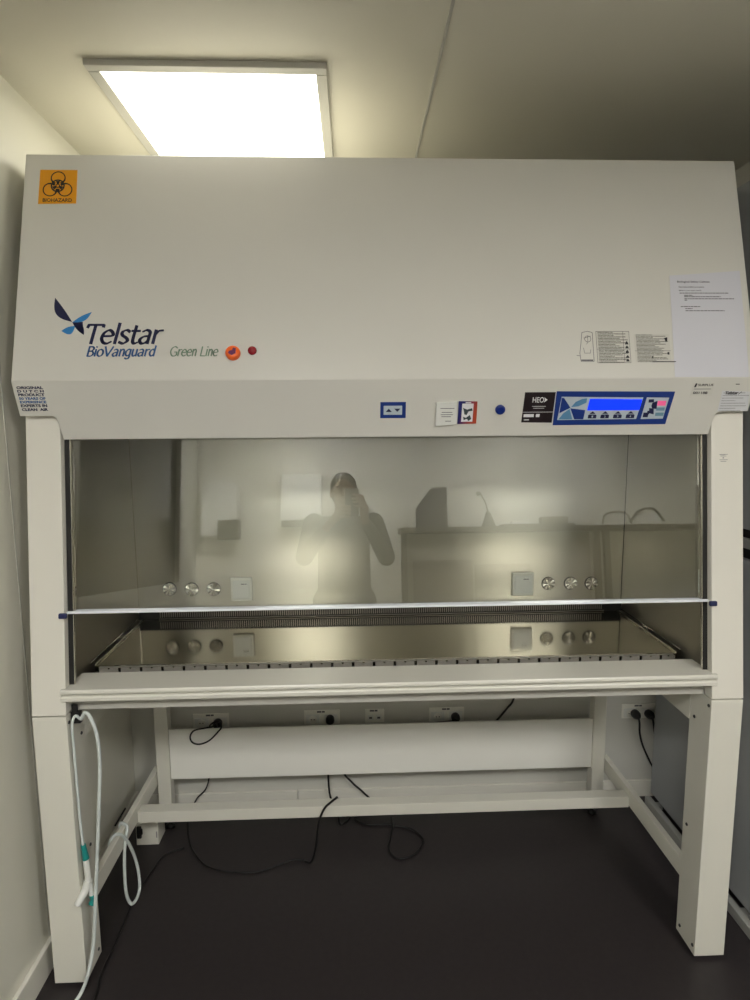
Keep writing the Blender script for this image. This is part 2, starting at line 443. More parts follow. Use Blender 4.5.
for sg in (-1, 1):
    a, b = sorted((sg*.8885, sg*.893))
    MB().box(a, b, .184, .606, .8882, .8935, bev=.0015).build('tray_lip', M['steel_r'], wt)
    a, b = sorted((sg*.8945, sg*.903))
    MB().tube([((sg*.9075), .19, .895), (sg*.9075, .60, .895)], .0022, 8, smooth=False).build('lift_rail', M['steel_r'], wt)
    MB().box(sg*.897-.010, sg*.897+.010, .40, .415, .889, .8965, bev=.002).build('rail_clip', M['steel_r'], wt)
# front air grille: steel strip cut by dark slots
gr = MB(); p = .0632
for i in range(28):
    x0 = -.875+i*p+.004; x1 = min(-.875+(i+1)*p-.004, .875); xm = (x0+x1)/2
    if x1 <= x0: break
    gr.box(x0, x1, .163, .166, .852, .8835)
    gr.box(x0, xm-.003, .163, .166, .8835, .8875).box(xm+.003, x1, .163, .166, .8835, .8875)
gr.box(-.875, .875, .1695, .178, .8865, .8880)
cpart('front_grille', gr, M['slot'])
cpart('grille_tray', MB().box(-.91, .91, .11, .182, .8465, .852), M['black'])
# rear exhaust slot
rg = cpart('rear_grille', MB().box(-.908, .908, .598, .6128, .8885, .929, bev=.001), M['seamblk'])
sl = MB()
x = -.831
while x < .835:
    sl.box(x, x+.0026, .5945, .5982, .8975, .9215); x += .0079
sl.box(-.835, .84, .5945, .5985, .8905, .8925)
sl.build('slats', mat('slat_steel', '85807a', .35, .9), rg)
# service valves and sockets on the back wall
def valve(x, z):
    v = cpart('service_valve', MB().lathe([(.0255, 0), (.0255, .004), (.0235, .006)], (x, .613, z), n=36), M['steel_d'])
    mb = MB(); mb.lathe([(.0238, .004), (.0238, .0068), (.0230, .0076)], (x, .613, z), n=16, sm=False)
    # turned face: shallow fan of facets
    cvt = mb.bm.verts.new((x, .613-.0092, z)); rv = []
    for k in range(16):
        a_ = 2*PI*k/16; rv.append(mb.bm.verts.new((x+.0231*math.cos(a_), .613-(.0070+.0030*(k % 2)), z+.0231*math.sin(a_))))
    for k in range(16): mb.bm.faces.new((cvt, rv[k], rv[(k+1) % 16]))
    # own object centre so the turned finish radiates from the knob
    o = mb.build('knob_cap', M['steel_k'], v)
    return v
for x, z in ((-.795, 1.001), (-.714, .999), (-.633, .998), (.627, .997), (.713, .996), (.793, .995)): valve(x, z)
for x0, x1 in ((-.569, -.490), (.487, .569)):
    s_ = cpart('power_socket', MB().box(x0, x1, .602, .613, .953, 1.041, bev=.003), M['socket'])
    MB().box(x0+.008, x1-.008, .5995, .6025, .962, 1.031, bev=.002).build('socket_lid', M['wplast'], s_)
    F_ = Frame(((x0+x1)/2, .5995, 1.0), (1, 0, 0), (0, 0, 1))
    mm = MB(); F_.rect(mm, .0, .016, .012, .0195, 0, .0005); F_.rect(mm, .014, .016, .02, .0195, 0, .0005); mm.build('lid_print', M['inkg'], s_)

# armrest
arm = MB()
pr = [(-.0065, .9), (-.0085, .896), (-.0085, .890), (-.006, .8865), (.002, .885), (.002, .8825), (-.006, .881), (-.0085, .8775), (-.0075, .868), (-.004, .8655), (.0025, .8655), (.0025, .9)]
arm.yz(pr, -.902, .902)
arm.yz([(.0022, .9), (.0022, .8655), (.035, .8655), (.04, .86), (.11, .86), (.112, .897), (.104, .9)], -.8925, .8925)
cpart('armrest', arm, M['arm'])
cpart('lower_lip', MB().box(-.8925, .8925, .036, .044, .8242, .8645), M['lamp_f'])
# sash
fs = lambda z, o: ((z-.823)*SL+o, z)
sash = cpart('sash_window', MB().yz([fs(1.098, .030), fs(1.60, .030), fs(1.60, .036), fs(1.098, .036)], -.877, .877), M['glass'])
MB().yz([fs(1.0965, .0187), fs(1.1, .0187), fs(1.1, .0365), fs(1.0965, .0365)], -.876, .876).yz([fs(1.0955, .010), fs(1.1015, .010), fs(1.1015, .0185), fs(1.0955, .0185)], -.8925, .8925, bev=.001).build('sash_edge', M['gedge'], sash)
for sg in (-1, 1):
    a, b = sorted((sg*.884, sg*.906))
    MB().yz([fs(1.088, -.009), fs(1.1025, -.009), fs(1.1025, -.0008), fs(1.088, -.0008)], a, b, bev=.003).build('sash_grip', M['clipb'], sash)

# ---- prints on the hood
T0, T1, T2, T3 = .0001, .0006, .0011, .0016
bio = MB(); FH.poly(bio, [(-.947, .4925), (-.8465, .4945), (-.8475, .5925), (-.9465, .5925)], T0, T1)
bio = cpart('biohazard_sticker', bio, M['bio'])
mm = MB(); cx, cy = -.8975, .5455
import itertools
for k in range(3):
    t = PI/2 + k*2*PI/3; ox, oy = cx+.0225*math.cos(t), cy+.0225*math.sin(t)
    n = 44
    for i in range(n):                                   # crescents, open towards the outside, thick inside
        ta, tb = 2*PI*i/n, 2*PI*(i+1)/n
        def q(tt):
            dd = math.cos(tt-(t+PI)); w = .0028+.0030*max(0, dd)
            return w
        if math.cos((ta+tb)/2-t) > .985: pass
        ra, rb = q(ta), q(tb)
        if math.cos((ta+tb)/2-(t+PI)) > .93: continue
        FH.poly(mm, [(ox+(.0198-ra)*math.cos(ta), oy+(.0198-ra)*math.sin(ta)), (ox+.0198*math.cos(ta), oy+.0198*math.sin(ta)), (ox+.0198*math.cos(tb), oy+.0198*math.sin(tb)), (ox+(.0198-rb)*math.cos(tb), oy+(.0198-rb)*math.sin(tb))], T1, T2)
    # spokes
    d = Vector((math.cos(t), math.sin(t))); nn = Vector((-d.y, d.x)); c0 = Vector((cx, cy))
    for (s0, s1, w0, w1) in ((.004, .014, .0022, .0052),):
        FH.poly(mm, [tuple(c0-d*-s0-nn*w0), tuple(c0+d*s1-nn*w1), tuple(c0+d*s1+nn*w1), tuple(c0+d*s0+nn*w0)], T1, T2)
FH.ring(mm, cx, cy, .0150, .0185, T1, T2, 40)
FH.ring(mm, cx, cy, .0035, .006, T1, T2, 20)
mm.build('biohazard_symbol', M['ink'], bio)
mm = MB(); FH.text(mm, 'BIOHAZARD', -.935, .4985, -.858, .509, T1, T2, bold=.012); mm.build('sticker_lettering', M['ink'], bio)

# maker's mark: four leaves of a blossom + word mark
def hp(px, py):
    return (-.805+(px-86+(py-326)*.05)*.0026, .1482-(py-326)*.00274)
def leaf(mb, p0, p1, bulge_a, bulge_b, fr=FH, h0=T0, h1=T1, n=14):
    a = Vector(p0); b = Vector(p1); d = b-a; nn = Vector((-d.y, d.x)); up = []; dn = []
    for i in range(n+1):
        t = i/n; w = math.sin(PI*t)
        up.append(tuple(a+d*t+nn*bulge_a*w)); dn.append(tuple(a+d*t-nn*bulge_b*w))
    fr.poly(mb, up + dn[1:-1][::-1], h0, h1)
mm = MB(); leaf(mm, hp(55.6, 297.5), hp(72.5, 322), .02, .27); leaf(mm, hp(84, 335), hp(72.8, 322.5), .08, .3)
FH.poly(mm, [hp(73, 322.5), hp(83, 322), hp(84, 335), hp(79, 331)], T0, T1)
cpart('emblem_dark_leaves', mm, M['navy'])
mm = MB(); leaf(mm, hp(92, 312), hp(72.5, 322.5), .2, .06); leaf(mm, hp(61.8, 331), hp(75.5, 326), .1, .45)
cpart('emblem_blue_leaves', mm, M['cblue'])
mm = MB(); word(FH, mm, 'Telstar', -.811, .100, -.612, .073, .0092, .0040, .22, T0, T1); cpart('maker_wordmark', mm, M['navy'])
mm = MB(); word(FH, mm, 'BioVanguard', -.801, .0655, -.624, .037, .0050, .0022, .22, T0, T1); cpart('series_wordmark', mm, M['tblue'])
mm = MB(); word(FH, mm, 'Green Line', -.587, .0655, -.462, .036, .0036, .0018, .2, T0, T1); cpart('line_wordmark', mm, M['green'])
# key switch and pilot lamp
k = cpart('key_switch', MB().lathe([(.0195, 0), (.0195, .006), (.017, .012), (.014, .014), (0, .014)], FH.p(-.421, .0718), FH.n), M['orange'])
mm = MB(); FH.poly(mm, [(-.431, .067), (-.422, .062), (-.412, .067), (-.411, .080), (-.418, .082), (-.421, .075), (-.429, .073)], .014, .017, bev=.0005); mm.build('key_core', M['keycore'], k)
cpart('pilot_lamp', MB().lathe([(.0115, 0), (.0115, .004), (.009, .008), (0, .0095)], FH.p(-.371, .079), FH.n), M['red'])

# instruction stickers
mm = MB(); FH.rect(mm, .550, .0425, .641, .131, T0, T1); st = cpart('instruction_sticker', mm, M['print_a'])
mm = MB(); FH.rect(mm, .6235, .0425, .6242, .131, T1, T2); FH.rect(mm, .55, .0805, .641, .0812, T1, T2)
FH.rect(mm, .55, .1305, .641, .1313, T1, T2); FH.rect(mm, .5497, .0425, .5504, .131, T1, T2); FH.rect(mm, .6404, .0425, .641, .131, T1, T2); FH.rect(mm, .55, .0422, .641, .043, T1, T2)
for (b0, b1) in ((.094, .104), (.083, .091), (.070, .079), (.056, .064), (.046, .054)):
    FH.poly(mm, [(.628, b0), (.6375, b0), (.636, (b0+b1)/2), (.633, b1), (.629, (b0+b1)/2)], T1, T2)
mm.build('sticker_pictograms', M['ink'], st)
mm = MB(); FH.rect(mm, .6545, .0445, .7515, .1235, T0, T1); st = cpart('instruction_sticker', mm, M['print_a'])
mm = MB(); FH.rect(mm, .6545, .0755, .7515, .0762, T1, T2)
FH.poly(mm, [(.737, .112), (.746, .114), (.745, .104), (.741, .1)], T1, T2); FH.rect(mm, .743, .065, .748, .072, T1, T2); FH.poly(mm, [(.698, .055), (.704, .055), (.701, .062)], T1, T2)
FH.rect(mm, .70, .044, .764, .0462, T0, T2)
mm.build('sticker_pictograms', M['ink'], st)
mm = MB()
def line(mb, fr, pts, w, h0, h1):
    for p, q in zip(pts, pts[1:]):
        p = Vector(p); q = Vector(q); d = (q-p).normalized(); nn = Vector((-d.y, d.x))*w/2
        fr.poly(mb, [tuple(p-nn), tuple(q-nn), tuple(q+nn), tuple(p+nn)], h0, h1)
line(mm, FH, [(.512, .128), (.528, .1315), (.5405, .128), (.5405, .047)], .0012, T0, T1)
line(mm, FH, [(.512, .128), (.508, .1), (.503, .07), (.505, .047), (.5405, .047)], .0012, T0, T1)
line(mm, FH, [(.494, .064), (.504, .062)], .0012, T0, T1); line(mm, FH, [(.516, .112), (.536, .118)], .0012, T0, T1)
FH.ring(mm, .527, .110, .008, .0092, T0, T1, 16); line(mm, FH, [(.527, .118), (.527, .10), (.522, .095)], .001, T0, T1)
line(mm, FH, [(.514, .085), (.516, .07), (.532, .07), (.533, .08)], .0009, T0, T1)
FH.rect(mm, .506, .0485, .538, .052, T0, T1)
cpart('cabinet_diagram_sticker', mm, M['inkg'])

# ---- prints and controls on the fascia
rows = [('ORIGINAL', .0143, .0215), ('D U T C H', .024, .0305), ('PRODUCT', .033, .0405), ('50 YEARS OF', .043, .050), ('EXPERIENCE', .0525, .0595), ('EXPERTS IN', .062, .0695), ('CLEAN  AIR', .0725, .080)]
for i, (t, a, b) in enumerate(rows):
    mm = MB(); FF.text(mm, t, -.9785, -b, -.911, -a, T0, T1, bold=.035); cpart('origin_lettering', mm, M['tblue'] if 3 <= i <= 4 else M['navy'])
# up / down key pad
mm = MB(); FF.rect(mm, -.0345, -.106, .0345, -.0615, T0, .0012, bev=.0004); kp = cpart('sash_keypad', mm, M['blue'])
mm = MB(); FF.rect(mm, -.0255, -.0965, .0245, -.0715, .0012, .0018, bev=.0003); kf = mm.build('key_face', M['lgrey'], kp)
mm = MB(); FF.poly(mm, [(-.020, -.0885), (-.003, -.0885), (-.0115, -.0795)], .0018, .0022); FF.poly(mm, [(.003, -.0795), (.020, -.0795), (.0115, -.0885)], .0018, .0022); mm.build('arrow_marks', M['navy'], kf)
# round blue button
cpart('round_button', MB().lathe([(.0135, 0), (.0135, .005), (.0115, .009), (.006, .0085), (0, .008)], FF.p(.2915, -.084), FF.n), M['button'])
# dark service sticker
mm = MB(); FF.poly(mm, [(.355, -.037), (.4385, -.037), (.4385, -.1225), (.3535, -.121)], T0, T1); hs = cpart('service_sticker', mm, mat('sticker_black', '1d1216', .4))
mm = MB(); FF.text(mm, 'HEO', .378, -.0655, .409, -.0505, T1, T2, bold=.01); FF.poly(mm, [(.409, -.051), (.419, -.058), (.409, -.0655), (.4115, -.058)], T1, T2); mm.build('sticker_lettering', M['white'], hs)
mm = MB(); FF.rect(mm, .378, -.0765, .416, -.0755, T1, T2); FF.rect(mm, .382, -.0815, .412, -.0805, T1, T2)
FF.rect(mm, .354, -.0925, .4385, -.0915, T1, T2); FF.rect(mm, .358, -.106, .386, -.0975, T1, T2); FF.rect(mm, .392, -.106, .402, -.0975, T1, T2); FF.rect(mm, .360, -.115, .374, -.1125, T1, T2)
mm.build('sticker_fields', M['white'], hs)
# control panel
mm = MB(); FF.poly(mm, [(.442, -.1295), (.7585, -.1285), (.7665, -.037), (.4405, -.0345)], T0, .0016, bev=.0004); cp = cpart('control_panel', mm, M['blue'])
z0, z1, z2 = .0016, .0022, .0028
mm = MB(); FF.poly(mm, [(.4525, -.1145), (.6725, -.113), (.681, -.0525), (.456, -.0495)], z0, z1); pf = mm.build('panel_face', M['lgrey'], cp)
mm = MB()
FF.poly(mm, [(.4565, -.052), (.463, -.053), (.484, -.080), (.4555, -.095)], z1, z2)
FF.poly(mm, [(.484, -.0815), (.526, -.0870), (.5245, -.1125), (.499, -.1125)], z1, z2); mm.build('blossom_dark', M['blue'], pf)
mm = MB(); FF.poly(mm, [(.486, -.078), (.496, -.064), (.512, -.056), (.526, -.054), (.526, -.066), (.506, -.076)], z1, z2)
FF.poly(mm, [(.482, -.083), (.494, -.1125), (.4555, -.1125), (.466, -.096)], z1, z2); mm.build('blossom_light', M['steelb'], pf)
mm = MB(); FF.poly(mm, [(.5315, -.0875), (.6765, -.0875), (.679, -.0575), (.534, -.0555)], z1, .0032); mm.build('display', M['screen'], pf)
for i, bx in enumerate((.548, .583, .6185, .654)):
    mm = MB()
    FF.poly(mm, [(bx-.0115, -.110), (bx+.0115, -.110), (bx+.0115, -.1015), (bx+.009, -.0995), (bx-.009, -.0995), (bx-.0115, -.1015)], z1, z2+.0006)
    FF.poly(mm, [(bx-.0085, -.0975), (bx+.0085, -.0975), (bx, -.0905)], z1, z2)
    kk = mm.build('menu_key', M['navy'], pf)
    mm = MB(); FF.text(mm, str(i+1), bx-.0018, -.1075, bx+.0022, -.1022, z2+.0006, z2+.001, bold=.01); mm.build('key_numeral', M['lgrey'], kk)
mm = MB(); FF.poly(mm, [(.6855, -.1135), (.7475, -.1125), (.753, -.0535), (.691, -.0525)], z0, z1); pk = mm.build('key_field', M['lgrey'], cp)
mm = MB()
for q in ([(.697, -.058), (.711, -.0575), (.713, -.066), (.698, -.067)], [(.709, -.068), (.722, -.062), (.724, -.085), (.711, -.083), (.708, -.076)], [(.703, -.082), (.716, -.084), (.719, -.1), (.706, -.097)], [(.690, -.095), (.704, -.095), (.704, -.108), (.690, -.108)]):
    FF.poly(mm, q, z1, z2)
FF.rect(mm, .7, -.1, .706, -.09, z1, z2)
mm.build('airflow_pictogram', M['navy'], pk)
for (b0, b1, m_) in ((-.0755, -.062, 'pink'), (-.0895, -.0805, 'keyb'), (-.1045, -.0950, 'keyb')):
    mm = MB(); FF.rect(mm, .7235, b0, .7465, b1, z1, .0036, bev=.0006); mm.build('function_key', M[m_], pk)
# asset sticker and rating plate
mm = MB(); FF.rect(mm, .812, -.050, .871, -.0135, T0, T1); s_ = cpart('asset_sticker', mm, M['clear'])
mm = MB(); FF.text(mm, 'SURPLUS', .826, -.0225, .868, -.0165, T1, T2, bold=.01); FF.text(mm, '001188', .817, -.0445, .857, -.0375, T1, T2, bold=.02)
FF.poly(mm, [(.816, -.0255), (.821, -.0255), (.823, -.0155), (.819, -.0145)], T1, T2); mm.build('sticker_lettering', M['ink'], s_)
mm = MB(); FF.rect(mm, .817, -.0315, .864, -.0295, T1, T2); mm.build('sticker_rule', M['inkm'], s_)
mm = MB(); FF.poly(mm, [(.8985, -.0935), (.9815, -.0935), (.9775, -.0385), (.8975, -.036)], T0, T1); s_ = cpart('rating_plate', mm, M['print_b'])
mm = MB(); word(FF, mm, 'Telstar', .906, -.0455, .942, .0105, .0022, .001, .2, T1, T2); line(mm, FF, [(.944, -.046), (.952, -.0385)], .0012, T1, T2); mm.build('plate_lettering', M['ink'], s_)
mm = MB(); FF.rect(mm, .930, -.0188, .941, -.0168, T0, T1); cpart('fastener_slot', mm, M['ink'])
mm = MB(); FC.text(mm, 'TEST', .918, .6885, .934, .6905, T0, T1); 
for k_, b in enumerate((.6905, .686, .6755, .671)):
    FC.rect(mm, .917+.003*(k_ % 2), b, .9405-.004*(k_ % 2), b+.0014, T0, T1)
FC.rect(mm, .926, .680, .930, .683, T0, T1)
cpart('column_sticker', mm, M['inkm'])

# things stuck on the front
pn = MB(); FH.poly(pn, [(.758, .0025), (.963, .0015), (.966, .3060), (.767, .2915)], .0002, .0010)
pn = tag(pn.build('paper_notice', M['paper'], loc=FH.p(.86, .15)), 'white printed sheet of paper taped to the hood above the rating plate', 'paper')
mm = MB(); FH.text(mm, 'Biological Safety Cabinet', .787, .2695, .878, .2765, .001, .0013, bold=.012)
FH.text(mm, 'Decontamination procedure', .790, .2555, .861, .2605, .001, .0013, bold=.006); FH.text(mm, 'Before you start work', .790, .2455, .853, .2500, .001, .0013, bold=.004)
mm.build('notice_heading', M['ink'], pn)
mm = MB()
for (a0, a1, b) in ((.791, .928, .2395), (.803, .827, .2330), (.803, .905, .2290), (.803, .942, .2230), (.803, .81, .219), (.791, .846, .2005), (.803, .823, .1945), (.803, .912, .1885)):
    x = a0
    while x < a1:
        w = min(random.uniform(.004, .012), a1-x); FH.rect(mm, x, b, x+w, b+.0022, .001, .0013); x += w+.0015
mm.build('notice_text', M['inkg'], pn)

card = MB(); FF.poly(card, [(.117, -.1275), (.1735, -.1225), (.1715, -.0600), (.1165, -.063)], .0006, .0085, bev=.001)
card = tag(card.build('note_pad', M['wplast'], loc=FF.p(.145, -.094)), 'small white notepad stuck on the fascia left of the purple card', 'notepad')
mm = MB()
for (a0, a1, b) in ((.127, .165, -.078), (.131, .160, -.089), (.129, .162, -.0955), (.131, .157, -.101), (.142, .158, -.1135)):
    FF.rect(mm, a0, b-.0007, a1, b+.0009, .0085, .0088)
mm.build('pad_text', M['inkg'], card)
def grad(name, c0, c1):
    m = mat(name, c0, .35); nt = m.node_tree; b = nt.nodes['Principled BSDF']
    tc = nt.nodes.new('ShaderNodeTexCoord'); sp = nt.nodes.new('ShaderNodeSeparateXYZ'); nt.links.new(tc.outputs['Generated'], sp.inputs[0])
    ad = nt.nodes.new('ShaderNodeMath'); ad.operation = 'SUBTRACT'; nt.links.new(sp.outputs['X'], ad.inputs[0])
    ml = nt.nodes.new('ShaderNodeMath'); ml.operation = 'MULTIPLY'; nt.links.new(sp.outputs['Z'], ml.inputs[0]); ml.inputs[1].default_value = .35
    nt.links.new(ml.outputs[0], ad.inputs[1])
    rp = nt.nodes.new('ShaderNodeValToRGB'); rp.color_ramp.elements[0].color = lin(c0); rp.color_ramp.elements[1].color = lin(c1); rp.color_ramp.elements[1].position = .7
    nt.links.new(ad.outputs[0], rp.inputs['Fac']); nt.links.new(rp.outputs['Color'], b.inputs['Base Color']); return m
pc = MB(); FF.poly(pc, [(.1768, -.1235), (.2285, -.1225), (.2275, -.0610), (.1768, -.0600)], .0004, .0030, bev=.0004)
pc = tag(pc.build('picture_card', grad('card_print', '262a6a', 'b0492f'), loc=FF.p(.2, -.09)), 'purple and orange printed card with white picture, on the fascia', 'card')
mm = MB(); FF.rect(mm, .1865, -.117, .2175, -.0665, .0030, .0034); FF.rect(mm, .1955, -.0655, .2105, -.0625, .003, .0034); mm.build('card_picture', M['white'], pc)
mm = MB(); FF.poly(mm, [(.189, -.078), (.201, -.083), (.214, -.079), (.216, -.086), (.205, -.088), (.200, -.098), (.194, -.096), (.192, -.086)], .0034, .0037)
FF.poly(mm, [(.191, -.103), (.199, -.106), (.209, -.098), (.214, -.109), (.206, -.115), (.202, -.109), (.193, -.112)], .0034, .0037)
mm.build('picture_figure', mat('card_ink', '3b4a4c', .5), pc)

# ------------------------------------------------------------------ stand
stand = empty('support_stand', (0, .35, 0), 'white steel support stand with two broad front legs beneath the safety cabinet', 'stand')
def sp(name, mb, m='stand', par=None): return mb.build(name, M[m], par or stand)
for sg in (-1, 1):
    a, b = sorted((sg*.894, sg*.985))
    lg = sp('leg', MB().box(a, b, 0, .1, .012, .8205, bev=.0015))
    sp('levelling_foot', MB().lathe([(0, 0), (.016, 0), (.016, .006), (.006, .0125), (0, .0125)], (sg*.94, .05, 0.0), (0, 0, 1)), 'black', lg)
    for (y, z) in ((.075, .734), (.011, .80), (.078, .385), (.08, .040), (.011, .040)):
        sc = sp('screw', MB().lathe([(.0048, 0), (.0048, .002), (.003, .0032), (.002, .002), (0, .002)], (sg*.894, y, z), (-sg, 0, 0), n=14), 'metal', lg)
    a, b = sorted((sg*.894, sg*.96))
    sp('top_rail', MB().box(a, b, .1005, .72, .712, .8222, bev=.0015))
    a, b = sorted((sg*.900, sg*.921))
    sp('side_stretcher', MB().box(a, b, .1005, .70, .187, .247, bev=.002))
    a, b = sorted((sg*.846, sg*.8965))
    pl = sp('rear_leg', MB().box(a, b, .655, .70, .035, .8222, bev=.002))
    sp('levelling_foot', MB().lathe([(0, 0), (.018, 0), (.018, .008), (.007, .012), (.007, .036), (0, .036)], (sg*.862, .678, 0), (0, 0, 1)), 'black', pl)
sp('crossbar', MB().box(-.8995, .8995, .446, .492, .182, .2245, bev=.002))
sp('rear_board', MB().box(-.8455, .8455, .664, .672, .209, .418, bev=.0015), 'sheet')

# ------------------------------------------------------------------ wall sockets and plugs
def schuko(mb, x, z, y=.7735):
    mb.lathe([(.021, 0), (.021, .0015), (.0185, .0015), (.0175, -.0)], (x, y, z), (0, -1, 0), n=26)
def wall_socket(x0, x1, z0, z1, kind, label):
    t = empty('wall_socket', ((x0+x1)/2, WY1, (z0+z1)/2), label, 'wall socket', 'sockets along the back wall')
    MB().box(x0, x1, .7745, .7795, z0, z1, bev=.0025).build('faceplate', M['socket'], t)
    if kind == 2:
        for xc in (x0+.036, x1-.036):
            MB().box(xc-.028, xc+.028, .7715, .7745, z0+.006, z1-.018, bev=.002).build('outlet', M['wplast'], t)
            d = MB(); d.lathe([(.0165, .0), (.0165, .0008), (0, .0008)], (xc, .7715, (z0+z1)/2-.008), (0, -1, 0), n=24); o = d.build('recess', M['socket'], t)
            d = MB(); d.lathe([(.0022, 0), (.0022, .001), (0, .001)], (xc-.006, .7706, (z0+z1)/2-.008), (0, -1, 0), n=10); d.lathe([(.0022, 0), (.0022, .001), (0, .001)], (xc+.006, .7706, (z0+z1)/2-.008), (0, -1, 0), n=10); d.build('pin_hole', M['ink'], t)
    else:
        for xc in ((x0+x1)/2-.017, (x0+x1)/2+.017):
            MB().box(xc-.012, xc+.012, .7715, .7745, z0+.014, z0+.036, bev=.001).build('data_port', M['wplast'], t)
            MB().box(xc-.006, xc+.006, .7705, .7715, z0+.02, z0+.028).build('port_opening', M['inkg'], t)
    xc = (x0+x1)/2
    MB().box(xc-.020, xc-.002, .7741, .7746, z1-.011, z1-.004).box(xc+.0, xc+.012, .7741, .7746, z1-.011, z1-.004).build('code_label', M['inkg'], t)
    return t
wall_socket(-.782, -.634, .363, .425, 2, 'double white wall socket behind the left end of the rear board')
wall_socket(-.325, -.177, .366, .428, 2, 'double white wall socket left of the small data outlet')
wall_socket(-.072, .008, .366, .427, 1, 'small white data outlet between the two middle double sockets')
wall_socket(.196, .344, .364, .426, 2, 'double white wall socket to the right of the small data outlet')
wall_socket(1.016, 1.164, .355, .419, 2, 'double white wall socket with two black plugs beside the grey cabinet')
def plug(mb, x, z):
    mb.lathe([(.0175, 0), (.0185, .006), (.0175, .022), (.012, .033), (.007, .040), (0, .042)], (x, .770, z), (0, -1, 0), n=20)
def cable(name, pts, r, label, plug_at=None, extra=None, material='black', group=None):
    loc = Vector(pts[0])
    t = empty(name, loc, label, 'cable', group)
    MB().tube(pts, r, 8).build('cord', M[material], t)
    if plug_at: m = MB(); plug(m, *plug_at); m.build('plug', M['blackp'], t)
    return t
# thin lead looping over the rear board
cable('power_cable', [(-.672, .735, .388), (-.665, .69, .425), (-.669, .6575, .432), (-.70, .653, .428), (-.743, .653, .419), (-.760, .654, .394), (-.753, .655, .369), (-.726, .655, .360), (-.687, .654, .375), (-.650, .653, .412), (-.638, .654, .430), (-.655, .69, .434), (-.70, .715, .40), (-.705, .735, .30), (-.719, .75, .165), (-.737, .75, .106), (-.772, .745, .070), (-.793, .70, .03), (-.794, .679, .005),
       (-.764, .585, .005), (-.728, .519, .005), (-.669, .451, .005), (-.59, .418, .005), (-.48, .408, .005), (-.412, .433, .005), (-.353, .46, .006), (-.306, .455, .008)], .0032,
      'thin black power cable looping over the rear board and trailing on the floor', (-.678, .389))
cable('power_cable', [(-.306, .448, .008), (-.28, .43, .02), (-.262, .425, .08), (-.252, .428, .16), (-.240, .434, .20), (-.224, .438, .228), (-.206, .455, .234), (-.19, .478, .232), (-.183, .505, .21), (-.18, .56, .08), (-.17, .64, .01), (-.14, .70, .006), (-.22, .738, .06), (-.225, .735, .3), (-.218, .732, .385)], .0042,
      'black power cable climbing from the floor over the rear crossbar', (-.217, .392))
cable('power_cable', [(.306, .73, .388), (.29, .71, .40), (.1, .73, .36), (-.1, .745, .25), (-.163, .75, .173), (-.130, .75, .118), (-.084, .75, .072), (-.045, .745, .02), (-.119, .69, .006), (-.091, .65, .005), (-.051, .637, .005), (.002, .640, .005), (.053, .626, .005), (.107, .605, .005), (.138, .564, .005), (.142, .531, .005), (.113, .479, .005), (.065, .45, .005), (.029, .457, .005), (.009, .494, .006), (.016, .548, .009), (.032, .615, .014), (.036, .674, .005)], .0040,
      'black power cable curled in a loop on the floor behind the crossbar', (.305, .388))
cable('power_cable', [(1.070, .735, .378), (1.072, .728, .355), (1.080, .738, .308), (1.102, .75, .244), (1.138, .752, .17), (1.16, .752, .12), (1.17, .752, .01)], .0042, 'black power cable hanging from the left plug beside the grey cabinet', (1.069, .381))
cable('power_cable', [(1.129, .735, .376), (1.133, .73, .35), (1.146, .742, .305), (1.166, .75, .25), (1.18, .752, .15), (1.185, .752, .01)], .0042, 'black power cable hanging from the plug nearest the grey cabinet', (1.128, .379))
t = empty('power_cable', (.52, .74, .6), 'short black cable dropping from the cabinet underside behind the rear board', 'cable')
MB().tube([(.575, .748, .822), (.57, .75, .60), (.545, .75, .47), (.520, .75, .43), (.490, .75, .392), (.462, .75, .355), (.455, .75, .30)], .0045, 8).build('cord', M['black'], t)
t = empty('floor_cable', (-.85, .3, 0), 'thin black cable lying on the floor inside the left front leg', 'cable')
MB().tube([(-.772, .545, .004), (-.833, .51, .004), (-.855, .427, .004), (-.872, .311, .004), (-.870, .203, .004), (-.868, .112, .004), (-.868, .029, .004), (-.853, -.047, .004), (-.85, -.2, .004)], .0035, 8).build('cord', M['black'], t)

# ------------------------------------------------------------------ vacuum hose and handle
hs = empty('suction_hose', (-.88, .02, .8), 'white suction hose hanging from the armrest bracket beside the left front leg', 'hose')
MB().tube([(-.868, .027, .80), (-.852, .020, .822), (-.836, .016, .806), (-.822, .014, .755), (-.820, .014, .676), (-.830, .014, .556), (-.845, .014, .403), (-.859, .010, .246), (-.868, .004, .14), (-.873, -.016, .085), (-.888, -.03, .03), (-.905, -.06, .008), (-.94, -.13, .008)], .0050, 12).build('hose_tube', M['hose'], hs)
MB().tube([(-.868, .024, .802), (-.878, .016, .815), (-.886, .012, .79), (-.8862, .012, .723), (-.8862, .014, .588), (-.886, .016, .49), (-.884, .018, .425)], .0038, 12).build('hose_tube', M['hose'], hs)
MB().tube([(-.884, .018, .43), (-.882, .019, .405), (-.8805, .020, .385)], lambda t: .0065+.003*t, 14).build('nozzle_collar', M['teal'], hs)
hd = MB().tube([(-.8805, .020, .386), (-.879, .020, .35), (-.8785, .020, .312)], .0085, 14)
hd.tube([(-.8785, .020, .318), (-.884, .012, .295), (-.892, -.002, .280), (-.899, -.010, .266)], lambda t: .012-.003*t, 14)
hd.tube([(-.8785, .020, .318), (-.874, .022, .29), (-.871, .023, .270)], .0095, 12)
hd.build('hose_handle', M['wplast'], hs)
MB().tube([(-.871, .023, .272), (-.868, .023, .255), (-.872, .018, .243)], .0105, 14).build('trigger_bulb', M['teal'], hs)
